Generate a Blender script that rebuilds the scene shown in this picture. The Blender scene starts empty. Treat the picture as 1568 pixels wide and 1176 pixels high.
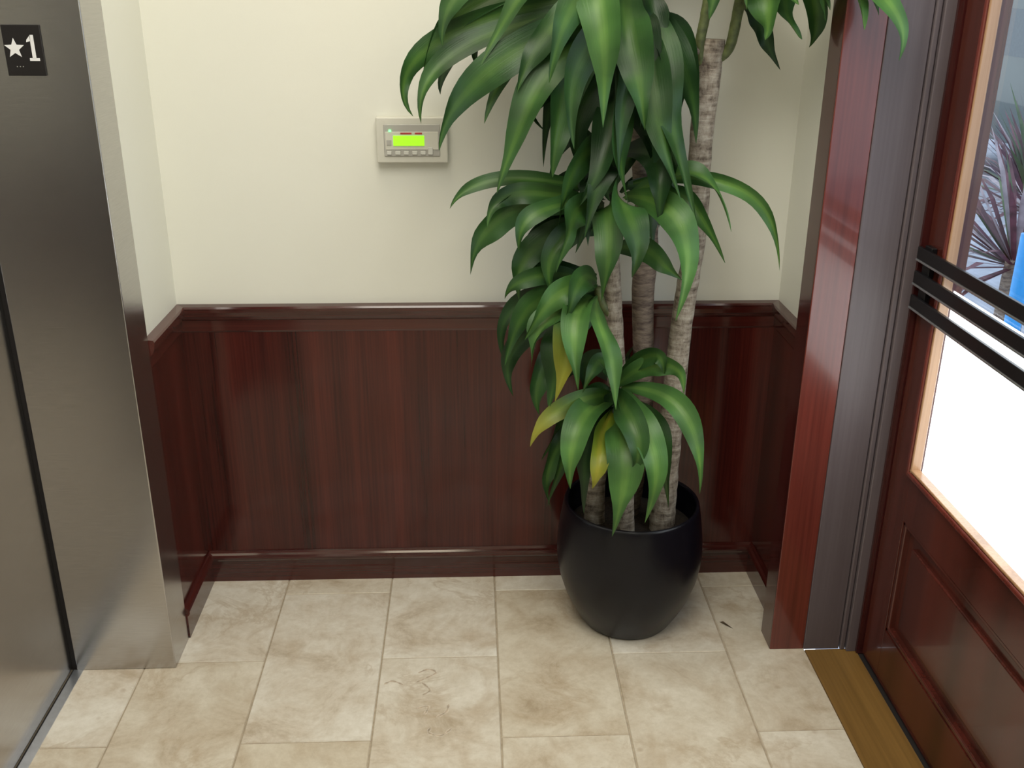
import bpy, math, random
from mathutils import Vector, Matrix
random.seed(11)
S=bpy.context.scene
S.view_settings.view_transform='Standard'
S.view_settings.look='None'

# ---------------------------------------------------------------- helpers
def link(o,parent=None):
    S.collection.objects.link(o)
    if parent: o.parent=parent
    return o
def empty(name,loc=(0,0,0)):
    o=bpy.data.objects.new(name,None); o.empty_display_size=.1; o.location=loc
    return link(o)
def meshobj(name,verts,faces,mats,parent=None,smooth=False,midx=None):
    me=bpy.data.meshes.new(name); me.from_pydata([tuple(v) for v in verts],[],faces); me.update()
    if not isinstance(mats,(list,tuple)): mats=[mats]
    for m in mats: me.materials.append(m)
    if midx:
        for p,i in zip(me.polygons,midx): p.material_index=i
    if smooth:
        for p in me.polygons: p.use_smooth=True
    o=bpy.data.objects.new(name,me)
    return link(o,parent)
def box(name,a,b,mat,parent=None,bev=0.0,seg=2):
    x0,y0,z0=[min(a[i],b[i]) for i in range(3)]; x1,y1,z1=[max(a[i],b[i]) for i in range(3)]
    v=[(x0,y0,z0),(x1,y0,z0),(x1,y1,z0),(x0,y1,z0),(x0,y0,z1),(x1,y0,z1),(x1,y1,z1),(x0,y1,z1)]
    f=[(0,3,2,1),(4,5,6,7),(0,1,5,4),(1,2,6,5),(2,3,7,6),(3,0,4,7)]
    o=meshobj(name,v,f,mat,parent)
    if bev>0:
        m=o.modifiers.new('bev','BEVEL'); m.width=bev; m.segments=seg
        for p in o.data.polygons: p.use_smooth=True
        m.harden_normals=True
    return o
def extr(name,prof,axis,a,b,wall,sign,mat,parent=None):
    """extrude a (depth,height) profile along x ('x', wall=y plane) or y ('y', wall=x plane)"""
    n=len(prof); v=[]
    for s in (a,b):
        for d,z in prof:
            v.append((s,wall+sign*d,z) if axis=='x' else (wall+sign*d,s,z))
    f=[(i,(i+1)%n,n+(i+1)%n,n+i) for i in range(n)]
    f+=[tuple(range(n)),tuple(range(2*n-1,n-1,-1))]
    o=meshobj(name,v,f,mat,parent)
    import bmesh
    bm=bmesh.new(); bm.from_mesh(o.data); bmesh.ops.recalc_face_normals(bm,faces=bm.faces); bm.to_mesh(o.data); bm.free()
    return o
def lathe(name,prof,cx,cy,mat,parent=None,n=72):
    v=[];f=[]
    for r,z in prof:
        for i in range(n):
            a=2*math.pi*i/n; v.append((cx+r*math.cos(a),cy+r*math.sin(a),z))
    for j in range(len(prof)-1):
        for i in range(n):
            f.append((j*n+i,j*n+(i+1)%n,(j+1)*n+(i+1)%n,(j+1)*n+i))
    f.append(tuple(range(n-1,-1,-1)))
    return meshobj(name,v,f,mat,parent,smooth=True)

# ---------------------------------------------------------------- materials
def newmat(name):
    m=bpy.data.materials.new(name); m.use_nodes=True
    nt=m.node_tree; b=nt.nodes['Principled BSDF']
    return m,nt,b
def N(nt,t,**kw):
    n=nt.nodes.new(t)
    for k,v in kw.items(): setattr(n,k,v)
    return n
def ramp(nt,src,stops):
    r=N(nt,'ShaderNodeValToRGB'); e=r.color_ramp.elements
    while len(e)<len(stops): e.new(.5)
    for i,(p,c) in enumerate(stops): e[i].position=p; e[i].color=(*c,1)
    nt.links.new(src,r.inputs[0]); return r.outputs[0]
def coords(nt,scale=(1,1,1),rot=(0,0,0),loc=(0,0,0)):
    tc=N(nt,'ShaderNodeTexCoord'); mp=N(nt,'ShaderNodeMapping')
    mp.inputs['Scale'].default_value=scale; mp.inputs['Rotation'].default_value=rot; mp.inputs['Location'].default_value=loc
    nt.links.new(tc.outputs['Object'],mp.inputs[0]); return mp.outputs[0]
def noise(nt,vec,scale,detail=4,rough=.5,dist=0):
    n=N(nt,'ShaderNodeTexNoise'); n.inputs['Scale'].default_value=scale
    n.inputs['Detail'].default_value=detail; n.inputs['Roughness'].default_value=rough
    n.inputs['Distortion'].default_value=dist
    nt.links.new(vec,n.inputs['Vector']); return n.outputs['Fac']
def bump(nt,b,h,strength=.2,dist=.002):
    bp=N(nt,'ShaderNodeBump'); bp.inputs['Strength'].default_value=strength; bp.inputs['Distance'].default_value=dist
    nt.links.new(h,bp.inputs['Height']); nt.links.new(bp.outputs[0],b.inputs['Normal'])
def mixc(nt,fac,a,c,mode='MIX'):
    m=N(nt,'ShaderNodeMix',data_type='RGBA',blend_type=mode)
    for s,val in ((0,fac),(6,a),(7,c)):
        if isinstance(val,(int,float)): m.inputs[s].default_value=val
        elif isinstance(val,tuple): m.inputs[s].default_value=(*val,1)
        else: nt.links.new(val,m.inputs[s])
    return m.outputs[2]
def simple(name,col,rough=.5,metal=0,nscale=40,var=.08,coat=0,spec=.5):
    m,nt,b=newmat(name)
    f=noise(nt,coords(nt),nscale,3)
    c=ramp(nt,f,[(.3,tuple(x*(1-var) for x in col)),(.7,tuple(min(1,x*(1+var)) for x in col))])
    nt.links.new(c,b.inputs['Base Color']); b.inputs['Roughness'].default_value=rough
    b.inputs['Metallic'].default_value=metal; b.inputs['Coat Weight'].default_value=coat; b.inputs['Specular IOR Level'].default_value=spec
    return m
def wood(name,dark,light,rough=.15,coat=.4,axis='z',scale=1.0,spec=.5):
    m,nt,b=newmat(name)
    sc={'z':(1,1,.02),'y':(1,.02,1),'x':(.02,1,1)}[axis]
    v=coords(nt,sc)
    f1=noise(nt,v,150*scale,4,.55,.1)
    f2=noise(nt,coords(nt,{'z':(1,1,.012),'y':(1,.012,1),'x':(.012,1,1)}[axis]),11*scale,2,.5)
    mx=N(nt,'ShaderNodeMath',operation='MULTIPLY_ADD'); mx.inputs[1].default_value=.4; nt.links.new(f1,mx.inputs[0])
    m2=N(nt,'ShaderNodeMath',operation='MULTIPLY'); m2.inputs[1].default_value=.6; nt.links.new(f2,m2.inputs[0]); nt.links.new(m2.outputs[0],mx.inputs[2])
    mid=tuple((a+c)/2 for a,c in zip(dark,light))
    c=ramp(nt,mx.outputs[0],[(.36,dark),(.5,mid),(.64,light)])
    nt.links.new(c,b.inputs['Base Color'])
    b.inputs['Roughness'].default_value=rough; b.inputs['Coat Weight'].default_value=coat
    b.inputs['Coat Roughness'].default_value=.06; b.inputs['Specular IOR Level'].default_value=spec
    bump(nt,b,f1,.03,.0005)
    return m

def wallpaint():
    m,nt,b=newmat('cream_paint')
    v=coords(nt); f=noise(nt,v,1.5,2)
    c=ramp(nt,f,[(.3,(.72,.72,.65)),(.7,(.76,.76,.69))])
    nt.links.new(c,b.inputs['Base Color']); b.inputs['Roughness'].default_value=.6
    bump(nt,b,noise(nt,v,260,3),.12,.0008)
    return m
M_wall=wallpaint()
M_ceil=simple('ceiling_paint',(.8,.79,.75),.8)
M_panel=wood('mahogany_panel',(.025,.0046,.0042),(.088,.0145,.0105),.14,.2,'z',1.0,.4)
M_trim=wood('mahogany_trim_x',(.030,.0055,.005),(.075,.0135,.010),.14,.4,'x')
M_trimy=wood('mahogany_trim_y',(.030,.0055,.005),(.075,.0135,.010),.14,.4,'y')
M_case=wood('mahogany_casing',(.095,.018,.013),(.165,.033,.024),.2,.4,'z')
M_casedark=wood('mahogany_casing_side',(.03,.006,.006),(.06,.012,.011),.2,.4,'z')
M_door=wood('mahogany_door',(.040,.009,.006),(.090,.019,.013),.25,.3,'z')
M_grey=wood('painted_jamb_greybrown',(.085,.066,.072),(.12,.098,.107),.45,.0,'z',.8)
M_oak=wood('oak_threshold',(.14,.075,.02),(.25,.14,.04),.3,.2,'y',.8)
M_black=simple('black_pot_glaze',(.004,.004,.007),.3,0,30,.1,.0,.3)
M_soil=simple('potting_soil',(.03,.02,.013),.95,0,120,.6)
M_blackmetal=simple('black_metal',(.012,.012,.014),.3,.3)
M_signblack=simple('sign_black',(.012,.010,.010),.4)
M_white=simple('sign_white',(.85,.85,.85),.5,0,30,.02)
M_alu=simple('aluminium',(.62,.65,.70),.3,.9)
M_bead=wood('glazing_bead',(.26,.14,.07),(.42,.25,.14),.25,.3,'z')
M_dark=simple('dark_gap',(.01,.008,.008),.7)
M_beige=simple('beige_plastic',(.62,.61,.54),.45,0,20,.03)
M_bez=simple('grey_plastic',(.42,.41,.38),.4,0,20,.03)
M_btn=simple('button_plastic',(.62,.62,.58),.4,0,20,.03)
M_red=simple('red_print',(.45,.05,.05),.5)

def steel():
    m,nt,b=newmat('brushed_steel')
    f=noise(nt,coords(nt,(.03,.03,1)),700,3,.6)
    c=ramp(nt,f,[(.3,(.46,.45,.45)),(.7,(.53,.52,.52))])
    nt.links.new(c,b.inputs['Base Color']); b.inputs['Metallic'].default_value=1.0
    b.inputs['Roughness'].default_value=.23
    bump(nt,b,f,.08,.0005); return m
M_steel=steel()
def emis(name,col,st):
    m,nt,b=newmat(name); f=noise(nt,coords(nt),200,2)
    c=ramp(nt,f,[(.3,tuple(x*.92 for x in col)),(.7,col)])
    nt.links.new(c,b.inputs['Base Color']); nt.links.new(c,b.inputs['Emission Color']); b.inputs['Emission Strength'].default_value=st; return m
M_lcd=emis('lcd_green',(.34,.95,.02),.75)
M_led=emis('led_green',(.2,1,.3),2)
M_dayglow=emis('daylight_glow',(.93,.97,1),3.2)  # emission stands in for glaring daylight behind the lower pane
def glass():
    m=bpy.data.materials.new('window_glass'); m.use_nodes=True; nt=m.node_tree; nt.nodes.clear()
    o=N(nt,'ShaderNodeOutputMaterial'); t=N(nt,'ShaderNodeBsdfTransparent'); g=N(nt,'ShaderNodeBsdfGlossy')
    g.inputs['Roughness'].default_value=.02; t.inputs[0].default_value=(.95,.97,.97,1)
    f=N(nt,'ShaderNodeLayerWeight'); f.inputs[0].default_value=.5; mx=N(nt,'ShaderNodeMixShader')
    p=N(nt,'ShaderNodeMath',operation='POWER'); p.inputs[1].default_value=3.0
    nt.links.new(f.outputs['Facing'],p.inputs[0]); q=N(nt,'ShaderNodeMath',operation='MULTIPLY_ADD'); q.inputs[1].default_value=.35; q.inputs[2].default_value=.04
    nt.links.new(p.outputs[0],q.inputs[0])
    nt.links.new(q.outputs[0],mx.inputs[0]); nt.links.new(t.outputs[0],mx.inputs[1]); nt.links.new(g.outputs[0],mx.inputs[2]); nt.links.new(mx.outputs[0],o.inputs[0])
    return m
M_glass=glass()
def tile_mat():
    m,nt,b=newmat('travertine_tile')
    v=coords(nt); at=N(nt,'ShaderNodeAttribute'); at.attribute_name='tile'
    sc=N(nt,'ShaderNodeVectorMath',operation='SCALE'); sc.inputs['Scale'].default_value=17.0
    nt.links.new(at.outputs['Color'],sc.inputs[0])
    ad=N(nt,'ShaderNodeVectorMath',operation='ADD'); nt.links.new(v,ad.inputs[0]); nt.links.new(sc.outputs[0],ad.inputs[1])
    p=ad.outputs[0]
    f1=noise(nt,p,5.5,7,.70,.5)
    base=ramp(nt,f1,[(.32,(.46,.385,.29)),(.43,(.61,.545,.45)),(.55,(.69,.645,.56)),(.68,(.77,.735,.66))])
    sp=N(nt,'ShaderNodeSeparateColor'); nt.links.new(at.outputs['Color'],sp.inputs[0])
    tint=ramp(nt,sp.outputs[0],[(0,(.87,.83,.76)),(1,(1,1,1))])
    c=mixc(nt,1.0,base,tint,'MULTIPLY')
    f2=noise(nt,p,4.5,6,.65,.6)
    def veins(src,w,patchscale,lo,hi,strength,col,c):
        vn=N(nt,'ShaderNodeMath',operation='SUBTRACT'); vn.inputs[1].default_value=.5; nt.links.new(src,vn.inputs[0])
        ab=N(nt,'ShaderNodeMath',operation='ABSOLUTE'); nt.links.new(vn.outputs[0],ab.inputs[0])
        line=ramp(nt,ab.outputs[0],[(.0,(1,1,1)),(w,(0,0,0))])
        patch=ramp(nt,noise(nt,p,patchscale,2),[(lo,(0,0,0)),(hi,(1,1,1))])
        mk=mixc(nt,1.0,mixc(nt,1.0,line,patch,'MULTIPLY'),(strength,)*3,'MULTIPLY')
        return mixc(nt,mk,c,col)
    c=veins(f2,.035,3.1,.48,.62,.45,(.42,.32,.21),c)
    stn=ramp(nt,noise(nt,p,7,4,.6,.8),[(.55,(0,0,0)),(.74,(.6,.6,.6))])
    c=mixc(nt,stn,c,(.43,.33,.22))
    fine=ramp(nt,noise(nt,p,55,4,.7),[(.3,(.90,.885,.86)),(.6,(1,1,1))])
    c=mixc(nt,1.0,c,fine,'MULTIPLY')
    vo=N(nt,'ShaderNodeTexVoronoi'); vo.inputs['Scale'].default_value=11; nt.links.new(p,vo.inputs['Vector'])
    pit=ramp(nt,vo.outputs['Distance'],[(.05,(1,1,1)),(.12,(0,0,0))])
    pp=ramp(nt,noise(nt,p,6,1),[(.53,(0,0,0)),(.58,(1,1,1))])
    pk=mixc(nt,1.0,mixc(nt,1.0,pit,pp,'MULTIPLY'),(.65,.65,.65),'MULTIPLY')
    c=mixc(nt,pk,c,(.36,.26,.17))
    nt.links.new(c,b.inputs['Base Color']); b.inputs['Roughness'].default_value=.42
    bump(nt,b,f2,.05,.001)
    return m
M_tile=tile_mat()
M_grout=simple('grout',(.36,.30,.22),.9,0,80,.15)
M_fossil=simple('fossil_vein',(.44,.36,.27),.6,0,90,.35)
M_fossil2=simple('fossil_halo',(.57,.50,.41),.6,0,90,.15)

def leafmat(name,edge,mid,stripe,yellow=0.0):
    m,nt,b=newmat(name)
    uv=N(nt,'ShaderNodeUVMap'); uv.uv_map='UVMap'
    sx=N(nt,'ShaderNodeSeparateXYZ'); nt.links.new(uv.outputs[0],sx.inputs[0])
    a=N(nt,'ShaderNodeMath',operation='SUBTRACT'); a.inputs[1].default_value=.5; nt.links.new(sx.outputs[0],a.inputs[0])
    ab=N(nt,'ShaderNodeMath',operation='ABSOLUTE'); nt.links.new(a.outputs[0],ab.inputs[0])
    mp=N(nt,'ShaderNodeMapping'); mp.inputs['Scale'].default_value=(26,1.2,1); nt.links.new(uv.outputs[0],mp.inputs[0])
    f=noise(nt,mp.outputs[0],1.0,3)
    m2=N(nt,'ShaderNodeMath',operation='MULTIPLY_ADD'); m2.inputs[1].default_value=.14; nt.links.new(f,m2.inputs[0]); nt.links.new(ab.outputs[0],m2.inputs[2])
    c=ramp(nt,m2.outputs[0],[(.06,stripe),(.14,stripe),(.24,mid),(.48,edge)])
    g=noise(nt,coords(nt),9,2)
    dk=ramp(nt,g,[(.35,(.55,.6,.57)),(.65,(1.2,1.2,1.15))])
    c=mixc(nt,1.0,c,dk,'MULTIPLY')
    if yellow:
        tipf=ramp(nt,sx.outputs[1],[(.45,(0,0,0)),(.85,(yellow,yellow,yellow))])
        c=mixc(nt,tipf,c,(.36,.32,.04))
    nt.links.new(c,b.inputs['Base Color'])
    b.inputs['Roughness'].default_value=.42; b.inputs['Specular IOR Level'].default_value=.38
    bump(nt,b,f,.3,.0015)
    out=nt.nodes['Material Output']; tr=N(nt,'ShaderNodeBsdfTranslucent'); nt.links.new(c,tr.inputs[0])
    mx=N(nt,'ShaderNodeMixShader'); mx.inputs[0].default_value=.15
    nt.links.new(b.outputs[0],mx.inputs[1]); nt.links.new(tr.outputs[0],mx.inputs[2]); nt.links.new(mx.outputs[0],out.inputs[0])
    return m
L_shade=leafmat('leaf_shaded',(.012,.040,.011),(.018,.055,.014),(.028,.075,.017))  # shaded leaves: darker copy of the green, shade put into the colour
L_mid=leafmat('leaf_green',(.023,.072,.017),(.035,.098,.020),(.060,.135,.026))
L_lit=leafmat('leaf_lit',(.052,.138,.034),(.075,.18,.040),(.115,.235,.05))  # lit front leaves: paler copy of the green, light put into the colour
L_yt=leafmat('leaf_yellow_tip',(.05,.12,.022),(.07,.16,.025),(.12,.22,.035),.7)
L_y=leafmat('leaf_yellow',(.12,.19,.018),(.20,.25,.02),(.27,.28,.03),.6)

def bark():
    m,nt,b=newmat('cane_bark')
    v=coords(nt,(1,1,.5))
    f=noise(nt,v,60,6,.7,.3); f2=noise(nt,coords(nt,(1,1,6)),14,4,.6,.3)
    mx=N(nt,'ShaderNodeMath',operation='ADD'); nt.links.new(f,mx.inputs[0]); nt.links.new(f2,mx.inputs[1])
    ml=N(nt,'ShaderNodeMath',operation='MULTIPLY'); ml.inputs[1].default_value=.5; nt.links.new(mx.outputs[0],ml.inputs[0])
    c=ramp(nt,ml.outputs[0],[(.38,(.09,.065,.048)),(.49,(.27,.225,.175)),(.62,(.46,.41,.34))])
    nt.links.new(c,b.inputs['Base Color']); b.inputs['Roughness'].default_value=.85
    bump(nt,b,ml.outputs[0],1.0,.009); return m
def bark2():
    m,nt,b=newmat('cane_bark_brown')
    f=noise(nt,coords(nt,(1,1,4)),25,6,.7,.3)
    c=ramp(nt,f,[(.34,(.07,.048,.04)),(.5,(.18,.135,.105)),(.66,(.29,.23,.18))])
    nt.links.new(c,b.inputs['Base Color']); b.inputs['Roughness'].default_value=.85
    bump(nt,b,f,.8,.006); return m
M_bark=bark(); M_bark2=bark2()
M_shoot=simple('green_shoot',(.09,.11,.035),.6,0,60,.4)

# ---------------------------------------------------------------- room shell
XL,XR=-.7885,.8338
H=2.7; YF=-3.9; XO=1.072
x0=-.5537; W=.305; Lg=.615; g=.0018
root_floor=box('floor',(-1.16,YF,-.06),(.876,.0,-.0025),M_grout)
tv=[];tf=[];tc=[]
xmin,xmax,ymin,ymax=-1.017,.8755,YF,.0
rt=random.Random(21)
for k in range(-3,6):
    a=x0+k*W; b_=a+W
    off=-.3979 if k%2 else -.7053
    for n in range(-8,3):
        c=off+n*Lg; d=c+Lg
        X0=max(a+g,xmin);X1=min(b_-g,xmax);Y0=max(c+g,ymin);Y1=min(d-g,ymax)
        if X1-X0<.005 or Y1-Y0<.005: continue
        i=len(tv); e=.0015
        tv+=[(X0,Y0,-.0025),(X1,Y0,-.0025),(X1,Y1,-.0025),(X0,Y1,-.0025),(X0+e,Y0+e,0),(X1-e,Y0+e,0),(X1-e,Y1-e,0),(X0+e,Y1-e,0)]
        tf+=[(i+4,i+5,i+6,i+7),(i,i+1,i+5,i+4),(i+1,i+2,i+6,i+5),(i+2,i+3,i+7,i+6),(i+3,i,i+4,i+7)]
        col=(rt.random(),rt.random(),rt.random(),1); tc+=[col]*8
tiles=meshobj('tiles',tv,tf,M_tile,root_floor)
ca=tiles.data.color_attributes.new('tile','FLOAT_COLOR','POINT')
for i,c in enumerate(tc): ca.data[i].color=c
def curl(name,pts,w,mat=None,h=.0004):
    if mat is None:
        curl(name+'_halo',pts,w*2.1,M_fossil2,.0002); mat=M_fossil
    P=[Vector((x,y,0)) for x,y in pts];Q=[]
    for i in range(len(P)-1):
        p0=P[max(i-1,0)];p1=P[i];p2=P[i+1];p3=P[min(i+2,len(P)-1)]
        for s in range(8):
            t=s/8;Q.append(.5*((2*p1)+(-p0+p2)*t+(2*p0-5*p1+4*p2-p3)*t*t+(-p0+3*p1-3*p2+p3)*t**3))
    Q.append(P[-1]);v=[];f=[]
    for j,q in enumerate(Q):
        T=(Q[min(j+1,len(Q)-1)]-Q[max(j-1,0)]).normalized();n_=Vector((-T.y,T.x,0));ww=w*(.25+.75*abs(math.sin(j*.55)))*min(1,.3+j*.25,.3+(len(Q)-1-j)*.25)
        v+=[q+n_*ww+Vector((0,0,h)),q-n_*ww+Vector((0,0,h))]
    for j in range(len(Q)-1): f.append((2*j,2*j+1,2*j+3,2*j+2))
    meshobj(name,v,f,mat,root_floor)
curl('fossil_1',[(-.235,-.505),(-.215,-.492),(-.185,-.508)],.0022)
curl('fossil_1b',[(-.155,-.500),(-.125,-.480),(-.105,-.462),(-.125,-.448),(-.150,-.462)],.0025)
curl('fossil_1c',[(-.140,-.500),(-.118,-.530),(-.135,-.548)],.0025)
curl('fossil_2',[(-.150,-.600),(-.120,-.592),(-.128,-.622)],.0025)
curl('fossil_2b',[(-.100,-.632),(-.075,-.612),(-.070,-.585)],.0025)
curl('fossil_3',[(-.060,-.670),(-.085,-.695),(-.115,-.685),(-.110,-.665)],.0025)

box('ceiling',(-1.16,YF,H),(XO,0,H+.08),M_ceil)
box('wall_back',(-1.16,0,-.06),(XO,.12,H),M_wall)
wl=box('wall_left',(-1.16,-.29,0),(XL,0,H),M_wall)
box('wall_over_lift',(-1.16,-1.75,2.2),(XL,-.29,H),M_wall,wl)
box('wall_beyond_lift',(-1.16,YF,0),(XL,-1.75,H),M_wall,wl)
wr=box('wall_right',(XR,-.31,0),(XO,0,H),M_wall)
box('wall_over_door',(.90,-1.60,2.30),(XO,-.31,H),M_wall,wr)
box('wall_beyond_door',(.90,YF,0),(XO,-1.60,H),M_wall,wr)
wf=box('wall_front',(-1.16,YF-.1,0),(XO,YF,H),M_wall)
box('front_wainscot',(XL,YF,0),(.90,YF+.02,.85),M_panel,wf)

# ---- wainscot (trim_2..4) and chair rail (trim_1)
box('trim_2',(XL,-.006,0),(XR,0,.78),M_panel)
box('trim_3',(XL,-.291,0),(XL+.006,-.006,.78),M_panel)
box('trim_4',(XR-.006,-.311,0),(XR,-.006,.78),M_panel)
rail=[(0,.775),(.007,.776),(.010,.782),(.010,.810),(.016,.815),(.021,.824),(.024,.836),(.025,.846),(.022,.851),(0,.853)]
t1=extr('trim_1',rail,'x',XL,XR,0,-1,M_trim)
extr('rail_left',rail,'y',-.291,0,XL,1,M_trimy,t1)
extr('rail_right',rail,'y',-.311,0,XR,-1,M_trimy,t1)
base=[(0,0),(.015,0),(.015,.068),(.019,.071),(.022,.077),(.022,.083),(.018,.089),(.012,.093),(.008,.100),(0,.101)]
extr('baseboard_back',base,'x',XL,XR,0,-1,M_trim)
extr('baseboard_left',base,'y',-.291,0,XL,1,M_trimy)
extr('baseboard_right',base,'y',-.311,0,XR,-1,M_trimy)

# ---------------------------------------------------------------- elevator
el=empty('elevator_doorway')
YP=-.4212
box('jamb_far',(-1.03,YP,0),(-.777,-.292,2.2),M_steel,el,.003)
box('jamb_near',(-1.03,-1.74,0),(-.777,-1.61,2.2),M_steel,el,.003)
box('header',(-1.03,-1.61,2.1),(-.777,YP,2.2),M_steel,el,.003)
box('gap',(-1.10,-1.70,-.03),(-1.0465,-.30,2.2),M_dark,el)
box('gap_return',(-1.0465,YP+.006,-.03),(-1.031,-.30,2.2),M_dark,el)
box('door_leaf_slow',(-1.046,-1.02,.006),(-1.040,YP+.004,2.1),M_steel,el,.002)
box('door_leaf_fast',(-1.046,-1.61,.006),(-1.036,-1.024,2.1),M_steel,el,.002)
box('sill',(-1.040,-1.61,-.02),(-1.0125,YP,.002),M_alu,el)
box('sill_groove',(-1.0395,-1.61,0),(-1.036,YP,.0028),M_dark,el)
sg=box('elevator_floor_sign',(-.938,YP-.004,1.469),(-.862,YP-.0002,1.567),M_signblack,None,.001)
st=[]; cx,cz=-.9165,1.522; R1,R2=.0205,.0088
for i in range(10):
    a=math.pi/2+i*math.pi/5; r=R1 if i%2==0 else R2
    st.append((cx+r*math.cos(a),YP-.0052,cz+r*math.sin(a)))
st.append((cx,YP-.0052,cz))
meshobj('star',st,[(10,(i+1)%10,i) for i in range(10)],M_white,sg)
def flat(name,pts,mat,par,y): 
    return meshobj(name,[(x,y,z) for x,z in pts],[tuple(range(len(pts)))],mat,par)
ox,oz=-.8915,1.498
flat('numeral_stem',[(ox+.008,oz+.005),(ox+.0155,oz+.005),(ox+.0155,oz+.050),(ox+.009,oz+.050),(ox+.008,oz+.046)],M_white,sg,YP-.0052)
flat('numeral_flag',[(ox+.000,oz+.036),(ox+.0085,oz+.038),(ox+.0095,oz+.050),(ox+.001,oz+.0405)],M_white,sg,YP-.0052)
flat('numeral_foot',[(ox+.002,oz),(ox+.022,oz),(ox+.022,oz+.0055),(ox+.002,oz+.0055)],M_white,sg,YP-.0052)
for i in range(3):
    flat('braille_dot_%d'%i,[(-.918+i*.006,1.486),(-.916+i*.006,1.486),(-.916+i*.006,1.488),(-.918+i*.006,1.488)],M_bez,sg,YP-.0052)

# ---------------------------------------------------------------- door on the right
dc=empty('door_casing')
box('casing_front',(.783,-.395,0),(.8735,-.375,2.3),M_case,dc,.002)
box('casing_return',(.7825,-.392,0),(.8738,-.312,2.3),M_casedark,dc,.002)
box('jamb_main',(.8735,-.398,0),(.968,-.312,2.3),M_grey,dc,.002)
box('jamb_bead',(.9695,-.404,0),(.983,-.312,2.3),M_grey,dc,.004)
box('jamb_stop',(.984,-.412,0),(1.010,-.312,2.3),M_grey,dc,.003)
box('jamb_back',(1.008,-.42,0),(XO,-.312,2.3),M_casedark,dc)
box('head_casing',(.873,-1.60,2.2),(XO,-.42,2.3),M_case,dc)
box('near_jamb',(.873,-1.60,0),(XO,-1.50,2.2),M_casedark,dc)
box('door_threshold',(.8765,-1.50,-.06),(1.012,-.399,.001),M_oak,None,.001)
box('threshold_gap',(1.0125,-1.5,-.06),(XO,-.38,-.002),M_dark,None)

d1=empty('door_1')
XD=1.022; TH=.045; Y1=-.424; YS=-.525; YE=-1.49; YSE=-1.39
ZB,ZT=.59,2.08
box('stile_far',(XD,YS,.006),(XD+TH,Y1,2.19),M_door,d1,.002)
box('stile_near',(XD,YE,.006),(XD+TH,YSE,2.19),M_door,d1,.002)
box('top_rail',(XD,YSE,ZT),(XD+TH,YS,2.19),M_door,d1)
box('mid_rail',(XD,YSE,.462),(XD+TH,YS,ZB),M_door,d1)
box('bottom_rail',(XD,YSE,.006),(XD+TH,YS,.150),M_door,d1)
box('panel_recess',(XD+.016,YSE,.145),(XD+TH-.01,YS,.47),M_door,d1)
box('raised_field',(XD+.006,YSE+.05,.195),(XD+.02,YS-.05,.415),M_door,d1,.005)
box('panel_mould_far',(XD+.002,YS-.014,.150),(XD+.02,YS,.462),M_door,d1,.004)
box('panel_mould_top',(XD+.002,YSE,.449),(XD+.02,YS,.462),M_door,d1,.004)
box('panel_mould_bottom',(XD+.002,YSE,.150),(XD+.02,YS,.164),M_door,d1,.004)
def bead(nm,ya,yb,za,zb):
    box(nm,(XD-.006,ya,za),(XD+.018,yb,zb),M_bead,d1,.003,3)
bead('bead_far',YS-.010,YS-.003,ZB,ZT); bead('bead_near',YSE+.003,YSE+.010,ZB,ZT)
bead('bead_bottom',YSE,YS,ZB+.003,ZB+.010); bead('bead_top',YSE,YS,ZT-.010,ZT-.003)
box('stop_far',(XD-.010,YS-.003,ZB-.010),(XD+.01,YS+.010,ZT),M_case,d1,.004,3)
box('stop_bottom',(XD-.010,YSE,ZB-.010),(XD+.01,YS,ZB+.003),M_case,d1,.004,3)
meshobj('glass_pane',[(XD+.022,YSE,ZB),(XD+.022,YSE,ZT),(XD+.022,YS,ZT),(XD+.022,YS,ZB)],[(0,1,2,3)],M_glass,d1)
box('daylight_glow_panel',(XD+.026,YSE,ZB),(XD+.028,YS,1.03),M_dayglow,d1)  # added glowing sheet in place of the bright outdoors, also lights the room
for i,z in enumerate((1.092,1.036,.980)):
    box('bar_%d'%(i+1),(1.000,-1.46,z-.014),(1.009,-.424,z+.014),M_blackmetal,d1,.002)
    box('bar_edge_%d'%(i+1),(.9985,-1.46,z-.0185),(1.010,-.424,z-.0138),M_alu,d1,.001)
box('bar_bracket_far',(1.009,-.475,.955),(XD,-.440,1.112),M_blackmetal,d1,.002)
box('bar_bracket_near',(1.009,-1.44,.955),(XD,-1.41,1.112),M_blackmetal,d1,.002)

# ---------------------------------------------------------------- wall control panel
cp=box('wall_control_panel',(-.237,-.028,1.228),(-.058,0,1.341),M_beige,None,.004)
box('bezel',(-.218,-.031,1.245),(-.078,-.027,1.324),M_bez,cp,.002)
box('upper_plate',(-.214,-.0325,1.262),(-.082,-.030,1.306),M_beige,cp,.001)
box('lcd',(-.194,-.0345,1.272),(-.117,-.032,1.2965),M_lcd,cp)
box('emblem',(-.211,-.0345,1.274),(-.199,-.032,1.286),M_bez,cp)
for i in range(4):
    box('key_%d'%i,(-.190+i*.021,-.0345,1.250),(-.177+i*.021,-.030,1.259),M_btn,cp,.001)
box('key_left',(-.211,-.0345,1.250),(-.199,-.030,1.259),M_btn,cp,.001)
box('key_right',(-.108,-.0345,1.250),(-.096,-.030,1.268),M_btn,cp,.001)
box('print_1',(-.176,-.0335,1.300),(-.148,-.0315,1.304),M_red,cp)
box('print_2',(-.140,-.0335,1.300),(-.122,-.0315,1.304),M_red,cp)
box('led',(-.205,-.0345,1.306),(-.199,-.0315,1.311),M_led,cp)

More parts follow.
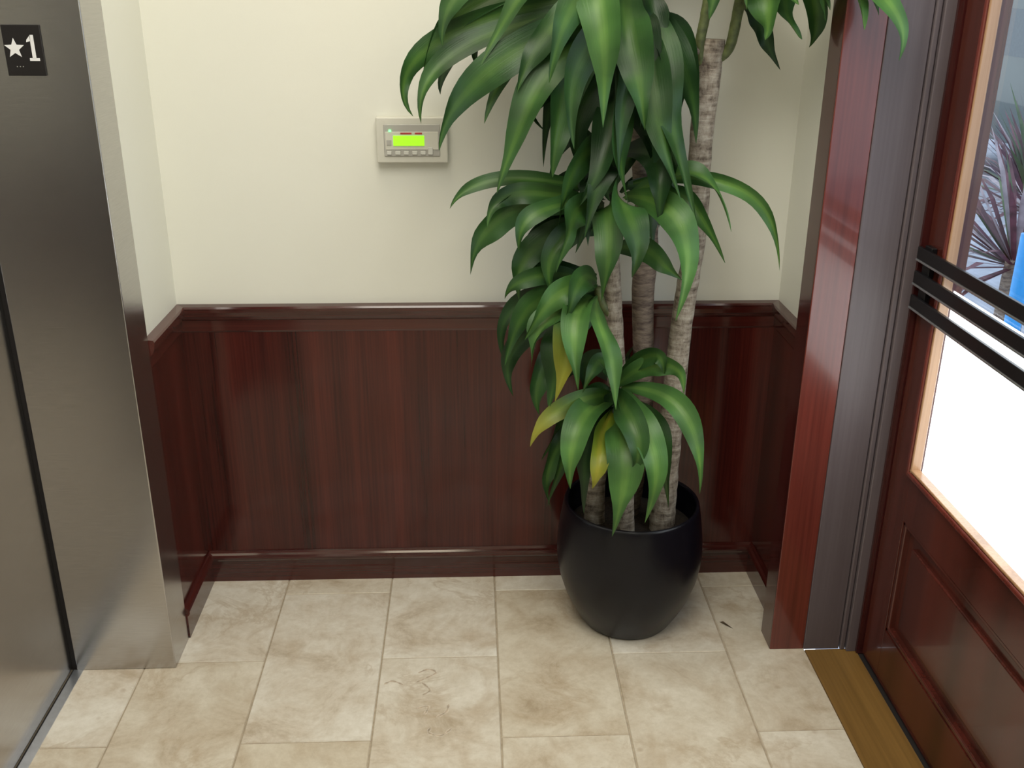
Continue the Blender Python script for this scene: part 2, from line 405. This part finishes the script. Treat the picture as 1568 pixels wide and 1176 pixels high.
# ---------------------------------------------------------------- plant
plant=empty('potted_dracaena')
PX,PY=.420,-.225
prof=[(.0,.0),(.112,.0),(.121,.004),(.130,.016),(.152,.055),(.172,.098),(.187,.145),(.195,.190),(.197,.225),(.195,.265),(.190,.305),(.184,.345),(.181,.362),(.179,.368),(.175,.370),(.171,.367),(.169,.360),(.170,.30),(.168,.285)]
lathe('pot',prof,PX,PY,M_black,plant)
lathe('soil',[(.169,.24),(.169,.288),(.12,.293),(.06,.290),(.001,.292)],PX,PY,M_soil,plant)

def tube(name,pts,rads,mat,parent,n=18,rough=.06,rings=True,sub=10,seed=0):
    rnd=random.Random(seed)
    P=[Vector(p) for p in pts]; Q=[];RR=[]
    for i in range(len(P)-1):
        p0=P[max(i-1,0)];p1=P[i];p2=P[i+1];p3=P[min(i+2,len(P)-1)]
        for s in range(sub):
            t=s/sub
            q=.5*((2*p1)+(-p0+p2)*t+(2*p0-5*p1+4*p2-p3)*t*t+(-p0+3*p1-3*p2+p3)*t**3)
            Q.append(q);RR.append(rads[i]*(1-t)+rads[i+1]*t)
    Q.append(P[-1]);RR.append(rads[-1])
    v=[];f=[]; ph=[rnd.random()*6.28 for _ in range(6)]
    for j,(q,r) in enumerate(zip(Q,RR)):
        T=(Q[min(j+1,len(Q)-1)]-Q[max(j-1,0)]).normalized()
        A=T.cross(Vector((0,1,0))).normalized();B=T.cross(A)
        rj=r*(1+(rough*rnd.uniform(-.6,.6) if rings else 0))
        for k in range(n):
            a=2*math.pi*k/n
            rr=rj*(1+rough*(math.sin(2*a+ph[0]+j*.12)+.6*math.sin(3*a+ph[1]-j*.2)))
            v.append(q+A*rr*math.cos(a)+B*rr*math.sin(a))
    for j in range(len(Q)-1):
        for k in range(n): f.append((j*n+k,j*n+(k+1)%n,(j+1)*n+(k+1)%n,(j+1)*n+k))
    f.append(tuple(range(n-1,-1,-1)));f.append(tuple((len(Q)-1)*n+k for k in range(n)))
    return meshobj(name,v,f,mat,parent,smooth=True)
tube('cane_tall_right',[(.500,-.245,.27),(.508,-.235,.48),(.521,-.22,.846),(.545,-.205,1.097),(.543,-.20,1.33),(.550,-.20,1.534)],[.034,.030,.028,.0275,.026,.030],M_bark,plant,sub=14,seed=1)
tube('cane_front',[(.402,-.265,.27),(.386,-.26,.48),(.364,-.25,.689),(.340,-.25,.948),(.330,-.25,1.12)],[.025,.023,.023,.024,.018],M_bark,plant,sub=14,seed=2)
tube('cane_rear',[(.425,-.15,.27),(.440,-.16,.50),(.445,-.17,.656),(.431,-.17,.923),(.430,-.17,1.09),(.383,-.17,1.532),(.371,-.18,1.72)],[.030,.029,.028,.028,.026,.026,.022],M_bark2,plant,sub=14,seed=3)
tube('cane_short',[(.325,-.20,.27),(.325,-.20,.45),(.345,-.22,.60),(.36,-.25,.70)],[.027,.026,.022,.012],M_bark,plant,sub=10,seed=4)
tube('shoot_low',[(.335,-.26,.90),(.312,-.265,.93),(.300,-.27,.97)],[.010,.012,.010],M_shoot,plant,n=12,seed=8)
tube('shoot_left',[(.528,-.205,1.48),(.520,-.215,1.52),(.528,-.215,1.58),(.540,-.22,1.68)],[.010,.012,.012,.014],M_shoot,plant,n=12,seed=5)
tube('shoot_right',[(.570,-.205,1.49),(.590,-.215,1.52),(.600,-.225,1.60),(.61,-.23,1.70)],[.009,.012,.012,.014],M_shoot,plant,n=12,seed=6)
tube('shoot_far_right',[(.600,-.225,1.60),(.68,-.30,1.66),(.74,-.38,1.69)],[.010,.010,.012],M_shoot,plant,n=12,seed=9)
tube('old_twig',[(.525,-.205,1.50),(.505,-.235,1.515),(.500,-.24,1.535)],[.007,.006,.004],M_bark2,plant,n=10,seed=7)

LV=[];LF=[];LU=[];LM=[]
MATS=[L_shade,L_mid,L_lit,L_yt,L_y]
def leaf(b,m,t,w,mi,face=None,ns=22,nc=6):
    U_=random.uniform
    m=(m[0]+U_(-1.3,1.3),m[1]+U_(-1.5,1.5),m[2]+U_(-1.5,1.8)); b=(b[0],b[1],b[2]+U_(-2,2))
    b,m,t=[Vector(q)/100 for q in (b,m,t)]
    w=w*random.uniform(.70,.86)/100
    c=2*m-.5*(b+t)
    F=Vector(face) if face else Vector((random.uniform(-.9,.9),-1,random.uniform(-.1,.9)))
    ph=random.random()*6.28; fq=random.uniform(8,15); am=random.uniform(.08,.22)*w; tw=random.uniform(-1.0,1.0); fold=random.uniform(.05,.42)
    kx=Vector((random.uniform(-1,1),random.uniform(-.5,.5),random.uniform(-.5,.5)))*.013
    pk=random.uniform(.80,1.0)
    base=len(LV)
    for j in range(ns+1):
        s=j/ns
        p=(1-s)**2*b+2*s*(1-s)*c+s*s*t + kx*math.sin(s*math.pi*2)
        T=(2*(1-s)*(c-b)+2*s*(t-c)).normalized()
        Sd=T.cross(F)
        if Sd.length<.05: Sd=T.cross(Vector((0,-.5,1)))
        Sd.normalize()
        Sd=Matrix.Rotation(tw*(s-.3),3,T)@Sd
        Nn=Sd.cross(T).normalized()
        ww=w*.5*(.26*(1-s)**2+math.sin(math.pi*min(1,s**pk))**.95)
        if s>.75: ww*=1-.20*math.sin((s-.75)/.25*math.pi)
        if j==ns: ww=w*.004
        for k in range(nc+1):
            q=(k/nc-.5)*2
            off=Nn*(abs(q)**1.3*ww*fold*1.2+ am*math.sin(fq*s+ph+(1.5 if q>0 else 0))*abs(q)**1.5*min(1,4*s*(1-s)+.1))
            LV.append(p+Sd*ww*q+off)
    for j in range(ns):
        for k in range(nc):
            a=base+j*(nc+1)+k
            LF.append((a,a+1,a+nc+2,a+nc+1)); LM.append(mi)
            u0,u1=k/nc,(k+1)/nc; v0,v1=j/ns,(j+1)/ns
            LU.extend([(u0,v0),(u1,v0),(u1,v1),(u0,v1)])
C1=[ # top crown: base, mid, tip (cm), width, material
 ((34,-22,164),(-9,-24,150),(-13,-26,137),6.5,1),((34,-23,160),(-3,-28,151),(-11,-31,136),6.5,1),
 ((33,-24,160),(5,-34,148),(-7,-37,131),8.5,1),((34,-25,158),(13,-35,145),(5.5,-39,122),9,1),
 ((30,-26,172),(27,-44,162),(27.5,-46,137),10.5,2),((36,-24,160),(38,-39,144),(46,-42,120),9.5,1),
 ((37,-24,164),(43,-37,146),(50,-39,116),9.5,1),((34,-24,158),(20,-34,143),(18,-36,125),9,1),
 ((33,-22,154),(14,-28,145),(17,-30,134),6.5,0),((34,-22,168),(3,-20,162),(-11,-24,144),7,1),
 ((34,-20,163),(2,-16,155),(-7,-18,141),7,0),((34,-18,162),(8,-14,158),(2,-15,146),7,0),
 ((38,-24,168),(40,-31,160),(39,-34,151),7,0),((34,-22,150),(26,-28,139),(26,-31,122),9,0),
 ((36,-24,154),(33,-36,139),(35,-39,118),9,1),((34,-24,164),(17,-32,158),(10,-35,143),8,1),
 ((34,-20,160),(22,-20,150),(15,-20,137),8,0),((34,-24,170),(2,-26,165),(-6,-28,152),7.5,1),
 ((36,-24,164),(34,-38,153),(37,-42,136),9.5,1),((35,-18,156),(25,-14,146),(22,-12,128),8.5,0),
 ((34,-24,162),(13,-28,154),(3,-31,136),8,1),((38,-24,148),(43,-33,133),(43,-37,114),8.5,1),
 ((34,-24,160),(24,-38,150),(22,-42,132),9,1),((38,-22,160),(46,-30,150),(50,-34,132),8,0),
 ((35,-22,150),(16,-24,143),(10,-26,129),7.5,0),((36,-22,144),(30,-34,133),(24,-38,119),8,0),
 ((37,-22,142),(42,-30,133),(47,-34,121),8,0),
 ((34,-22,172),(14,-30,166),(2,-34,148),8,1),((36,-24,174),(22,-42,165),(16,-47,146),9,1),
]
C2=[
 ((58,-23,172),(62,-34,164),(62.5,-37,154),9.5,2),((60,-22,160),(66,-24,155),(70,-25,147),5,0),
 ((62,-24,172),(68,-33,162),(71,-35,154),8.5,1),((68,-28,168),(74,-27,160),(75,-28,152),6,1),
 ((70,-36,172),(75,-46,165),(79,-49,156.5),9,2),((74,-38,174),(81,-52,163),(84,-56,151),6,2),
 ((72,-38,170),(78,-44,167),(82,-48,159),7.5,1),((56,-22,172),(52,-34,166),(50,-38,158),7.5,1),
 ((66,-26,170),(70,-36,166),(74,-42,160),7.5,1),((60,-24,174),(56,-36,170),(57,-41,160),8,1),
 ((64,-26,172),(64,-36,168),(68,-40,161),7.5,2),((70,-34,172),(72,-40,167),(73,-43,158),6.5,2),
]
C3=[
 ((31,-25,119),(5,-28,124),(-5,-31,117),5,1),((31,-26,117),(9,-33,119),(3.5,-35,113.5),5.5,1),
 ((31,-26,115),(9,-31,115),(-.5,-33,102),8.5,1),((31,-26,117),(15,-36,117.5),(10.5,-39,109),7,1),
 ((31,-26,111),(16,-29,108.5),(11,-31,95),7.5,1),((33,-24,122),(23,-23,130),(18,-25,122),6,0),
 ((33,-25,118),(35,-26,126),(41,-27,133),4.5,1),((33,-27,118),(31,-41,114),(29,-43,98),9.5,1),
 ((36,-24,119),(50,-34,125),(58.5,-38,113),6.5,2),((38,-24,121),(61,-33,121),(71.5,-35,103),4.8,2),
 ((37,-24,116),(51,-35,117.5),(57.5,-39,106),6,1),((36,-26,120),(45,-41,114),(46,-44,94),9,2),
 ((34,-27,120),(35,-44,118),(35,-47,105),9.5,1),((33,-25,106),(41,-37,108),(48,-39,102),7,1),
 ((31,-26,118),(22,-37,118),(19,-39,104),8,1),((37,-22,120),(42,-22,116),(44,-22,105),8,0),
 ((31,-26,114),(22,-31,110),(19,-33,96),8,1),((32,-26,124),(26,-35,128),(19,-38,113),8.5,1),
 ((33,-22,122),(25,-12,122),(18,-10,110),7,0),((36,-20,118),(46,-13,119),(54,-12,110),6,0),
 ((33,-24,126),(30,-36,126),(25,-40,112),8.5,0),
 ((34,-24,128),(41,-34,126),(42,-38,114),8,0),((32,-24,112),(20,-24,112),(10,-26,100),6.5,0),
]
C4=[
 ((30,-27,97),(17,-31,101),(7.5,-33,96),6,1),((30,-27,96),(14,-33,94.5),(7.5,-35,80),8,1),
 ((29,-28,95),(17,-38,93),(13.5,-41,82),8,2),((29,-28,94),(21,-41,89),(19,-43,74),9,3),
 ((30,-29,96),(29,-43,89),(33,-46,73),7.5,2),((29,-29,95),(23.5,-43,91),(24,-46,78),8.5,2),
 ((30,-26,94),(13,-25,85),(10,-25,68),7.5,0),((29,-27,90),(18,-34,80),(16,-35,67),7.5,1),
 ((29,-27,98),(19,-37,98),(12,-39,88),7.5,2),((29,-25,96),(19,-20,94),(12,-18,79),7.5,0),
 ((30,-25,100),(16,-26,103),(9,-28,99),5.5,0),((29,-27,92),(21,-36,84),(18,-38,70),8.5,1),
 ((30,-26,100),(25,-36,101),(21,-40,91),7.5,1),((29,-24,90),(20,-22,84),(17,-22,70),7,0),
 ((30,-26,96),(12,-22,92),(9,-22,74),7,0),
]
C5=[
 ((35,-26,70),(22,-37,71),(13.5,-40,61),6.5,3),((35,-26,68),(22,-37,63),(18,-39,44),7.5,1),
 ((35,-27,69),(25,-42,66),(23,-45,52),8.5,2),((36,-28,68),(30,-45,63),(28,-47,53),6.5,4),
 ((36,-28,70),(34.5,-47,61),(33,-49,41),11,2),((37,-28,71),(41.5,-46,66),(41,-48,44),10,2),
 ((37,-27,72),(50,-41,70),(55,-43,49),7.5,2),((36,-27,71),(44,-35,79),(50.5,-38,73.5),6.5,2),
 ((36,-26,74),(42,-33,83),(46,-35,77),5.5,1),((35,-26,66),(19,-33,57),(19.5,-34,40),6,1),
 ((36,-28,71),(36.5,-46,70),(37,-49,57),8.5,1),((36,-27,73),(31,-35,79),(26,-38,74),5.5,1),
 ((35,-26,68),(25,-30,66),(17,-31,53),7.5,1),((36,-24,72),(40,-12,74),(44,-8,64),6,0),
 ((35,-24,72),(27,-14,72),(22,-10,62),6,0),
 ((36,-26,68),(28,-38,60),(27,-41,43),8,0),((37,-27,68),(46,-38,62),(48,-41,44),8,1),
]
for C in (C1,C2,C3,C4,C5):
    for L in C: leaf(*L)
for (cx_,cy_,cz_,nn,dl,a0,a1) in ((35,-24,154,10,28,2.2,6.8),(31,-25,118,5,20,2.4,4.4),(28,-26,95,4,18,2.6,4.2),(36,-26,69,2,15,2.6,6.4)):
    for i in range(nn):
        a=random.uniform(a0,a1); L_=dl*random.uniform(.75,1.1); dx,dy=math.cos(a),math.sin(a)
        if dy>0: dy*=.3
        b0=(cx_,cy_,cz_+random.uniform(-6,8))
        leaf(b0,(cx_+dx*L_*.42,cy_+dy*L_*.42,b0[2]-L_*.05),(cx_+dx*L_*.6,cy_+dy*L_*.55,b0[2]-L_*.75),6.5,0)
for i in range(26):
    a=random.uniform(0,6.283); el_=random.uniform(.2,1.0); Ln=random.uniform(22,34)
    bx,by,bz=(37,-20,random.uniform(168,176)) if i%2 else (60,-26,random.uniform(170,178))
    dx,dy=math.cos(a),math.sin(a)
    if dy>0: dy*=.25
    if bx==60 and dx>0: dx*=.5
    m=(bx+dx*Ln*.55,by+dy*Ln*.55,bz+Ln*.5*el_+4); t=(bx+dx*Ln,by+dy*Ln,bz+Ln*.35*el_-2)
    leaf((bx,by,bz),m,t,7.5,random.choice((0,1,1)))
lo=meshobj('foliage',LV,LF,MATS,plant,smooth=True,midx=LM)
uvl=lo.data.uv_layers.new(name='UVMap')
for i,uvc in enumerate(LU): uvl.data[i].uv=uvc

M_scrap=simple('dry_leaf',(.07,.045,.02),.8)
meshobj('fallen_leaf',[(.678,-.268,.001),(.690,-.285,.004),(.708,-.300,.001),(.698,-.282,.001),(.688,-.268,.003)],[(0,1,3,4),(1,2,3)],M_scrap)

# ---------------------------------------------------------------- outdoors
og=box('ground_outside',(XO,-8,-.3),(16,16,-.08),simple('concrete_outside',(.30,.33,.40),.8,0,6,.2))
pl=empty('cordyline_shrub')
M_cord=simple('cordyline_blade',(.085,.028,.045),.5,0,20,.5)
M_cord2=simple('cordyline_blade_pale',(.30,.26,.30),.5,0,20,.3)
M_cord3=simple('cordyline_blade_green',(.05,.09,.035),.5,0,20,.3)
bv=[];bf=[];bm_=[]
rn=random.Random(3)
SH=((2.75,2.15,.62),(3.3,3.1,.50),(2.3,1.45,.55))
for cxx,cyy,cz_ in SH:
    for i in range(75):
        a=rn.uniform(0,6.28);e=rn.uniform(-.1,1.4);L=rn.uniform(.45,.75)
        D=Vector((math.cos(a)*math.cos(e),math.sin(a)*math.cos(e),math.sin(e)));sd=D.cross(Vector((0,0,1))).normalized()*.016
        o_=Vector((cxx,cyy,cz_));k=len(bv);mi=o_+D*L*.6;ti=o_+D*L+Vector((0,0,-.12*L))
        bv+=[o_-sd*.6,o_+sd*.6,mi+sd,mi-sd,ti];bf+=[(k,k+1,k+2,k+3),(k+3,k+2,k+4)];m_=rn.choice((0,0,0,1,2));bm_+=[m_,m_]
meshobj('blades',bv,bf,[M_cord,M_cord2,M_cord3],pl,midx=bm_)
for i,(a_,b_,c_) in enumerate(SH):
    tube('stem_%d'%i,[(a_,b_,-.08),(a_,b_,c_*.5),(a_,b_,c_+.03)],[.05,.045,.04],M_bark2,pl,n=10)
tube('bollard_post',[(1.825,.56,-.08),(1.825,.56,.4),(1.825,.56,.90)],[.028,.028,.028],simple('blue_paint',(.02,.25,.62),.4),None,n=16,rough=0,rings=False)
car=empty('parked_car')
M_car=simple('car_paint_dark_green',(.03,.05,.045),.25,.2,4,.1,.6); M_cglass=simple('car_glass',(.05,.07,.08),.08); M_tyre=simple('tyre',(.02,.02,.02),.8)
sil=[(-2.2,.35),(-2.25,.75),(-2.1,.95),(-1.2,1.05),(-.55,1.55),(.9,1.6),(1.7,1.1),(2.15,1.0),(2.25,.6),(2.2,.35),(1.75,.32),(1.65,.55),(1.4,.66),(1.1,.55),(1.0,.32),(-1.0,.32),(-1.1,.55),(-1.35,.66),(-1.6,.55),(-1.7,.32)]
def carprof(name,s,xa,xb,mat,cy=6.4):
    n=len(s);v=[(xa,cy+p,z) for p,z in s]+[(xb,cy+p,z) for p,z in s]
    f=[(i,(i+1)%n,n+(i+1)%n,n+i) for i in range(n)]+[tuple(range(n-1,-1,-1)),tuple(range(n,2*n))]
    return meshobj(name,v,f,mat,car)
carprof('body',sil,5.0,6.7,M_car)
carprof('side_glass',[(-1.05,1.06),(-.5,1.47),(.85,1.5),(1.45,1.1)],4.99,6.71,M_cglass)
for yy in (-1.35,1.37):
    v=[];n=28
    for X in (4.98,5.2):
        for i in range(n): v.append((X,6.4+yy+.31*math.cos(6.2832*i/n),.24+.31*math.sin(6.2832*i/n)))
    meshobj('wheel',v,[(i,(i+1)%n,n+(i+1)%n,n+i) for i in range(n)]+[tuple(range(n)),tuple(range(2*n-1,n-1,-1))],M_tyre,car)
bl=box('building_outside',(9,-2,-.08),(9.5,16,5),simple('render_wall_outside',(.66,.70,.76),.8,0,2,.1))
for i in range(4):
    box('shopfront_%d'%i,(8.95,1+i*3.2,.6),(9.0,3.2+i*3.2,1.3),M_cglass,bl)

# ---------------------------------------------------------------- lights
w=bpy.data.worlds.new('World'); S.world=w; w.use_nodes=True
wb=w.node_tree.nodes['Background']; wb.inputs[0].default_value=(.78,.88,1,1); wb.inputs[1].default_value=2.2
def area(name,loc,rot,sx,sy,en,col):
    l=bpy.data.lights.new(name,'AREA'); l.shape='RECTANGLE'; l.size=sx; l.size_y=sy; l.energy=en; l.color=col
    o=bpy.data.objects.new(name,l); o.location=loc; o.rotation_euler=rot; return link(o)
area('ceiling_light',(0,-1.7,2.66),(0,0,0),1.2,1.6,45,(1,.96,.86))
area('ceiling_light_niche',(-.25,-.5,2.66),(0,0,0),.5,.5,5.0,(1,.88,.66))

# ---------------------------------------------------------------- camera
f,t,psi,r,D,h=1522.8852,.3777,.0415,.0048,2.5749,1.6369
F=Vector((math.sin(psi)*math.cos(t),math.cos(psi)*math.cos(t),-math.sin(t)))
R0=Vector((math.cos(psi),-math.sin(psi),0));U0=R0.cross(F)
R=math.cos(r)*R0+math.sin(r)*U0;U=math.cos(r)*U0-math.sin(r)*R0
cd=bpy.data.cameras.new('camera'); cd.sensor_fit='HORIZONTAL'; cd.sensor_width=36; cd.lens=f/1568*36; cd.clip_start=.02
co=bpy.data.objects.new('camera',cd); link(co)
co.matrix_world=Matrix(((R.x,U.x,-F.x,0),(R.y,U.y,-F.y,-D),(R.z,U.z,-F.z,h),(0,0,0,1)))
S.camera=co
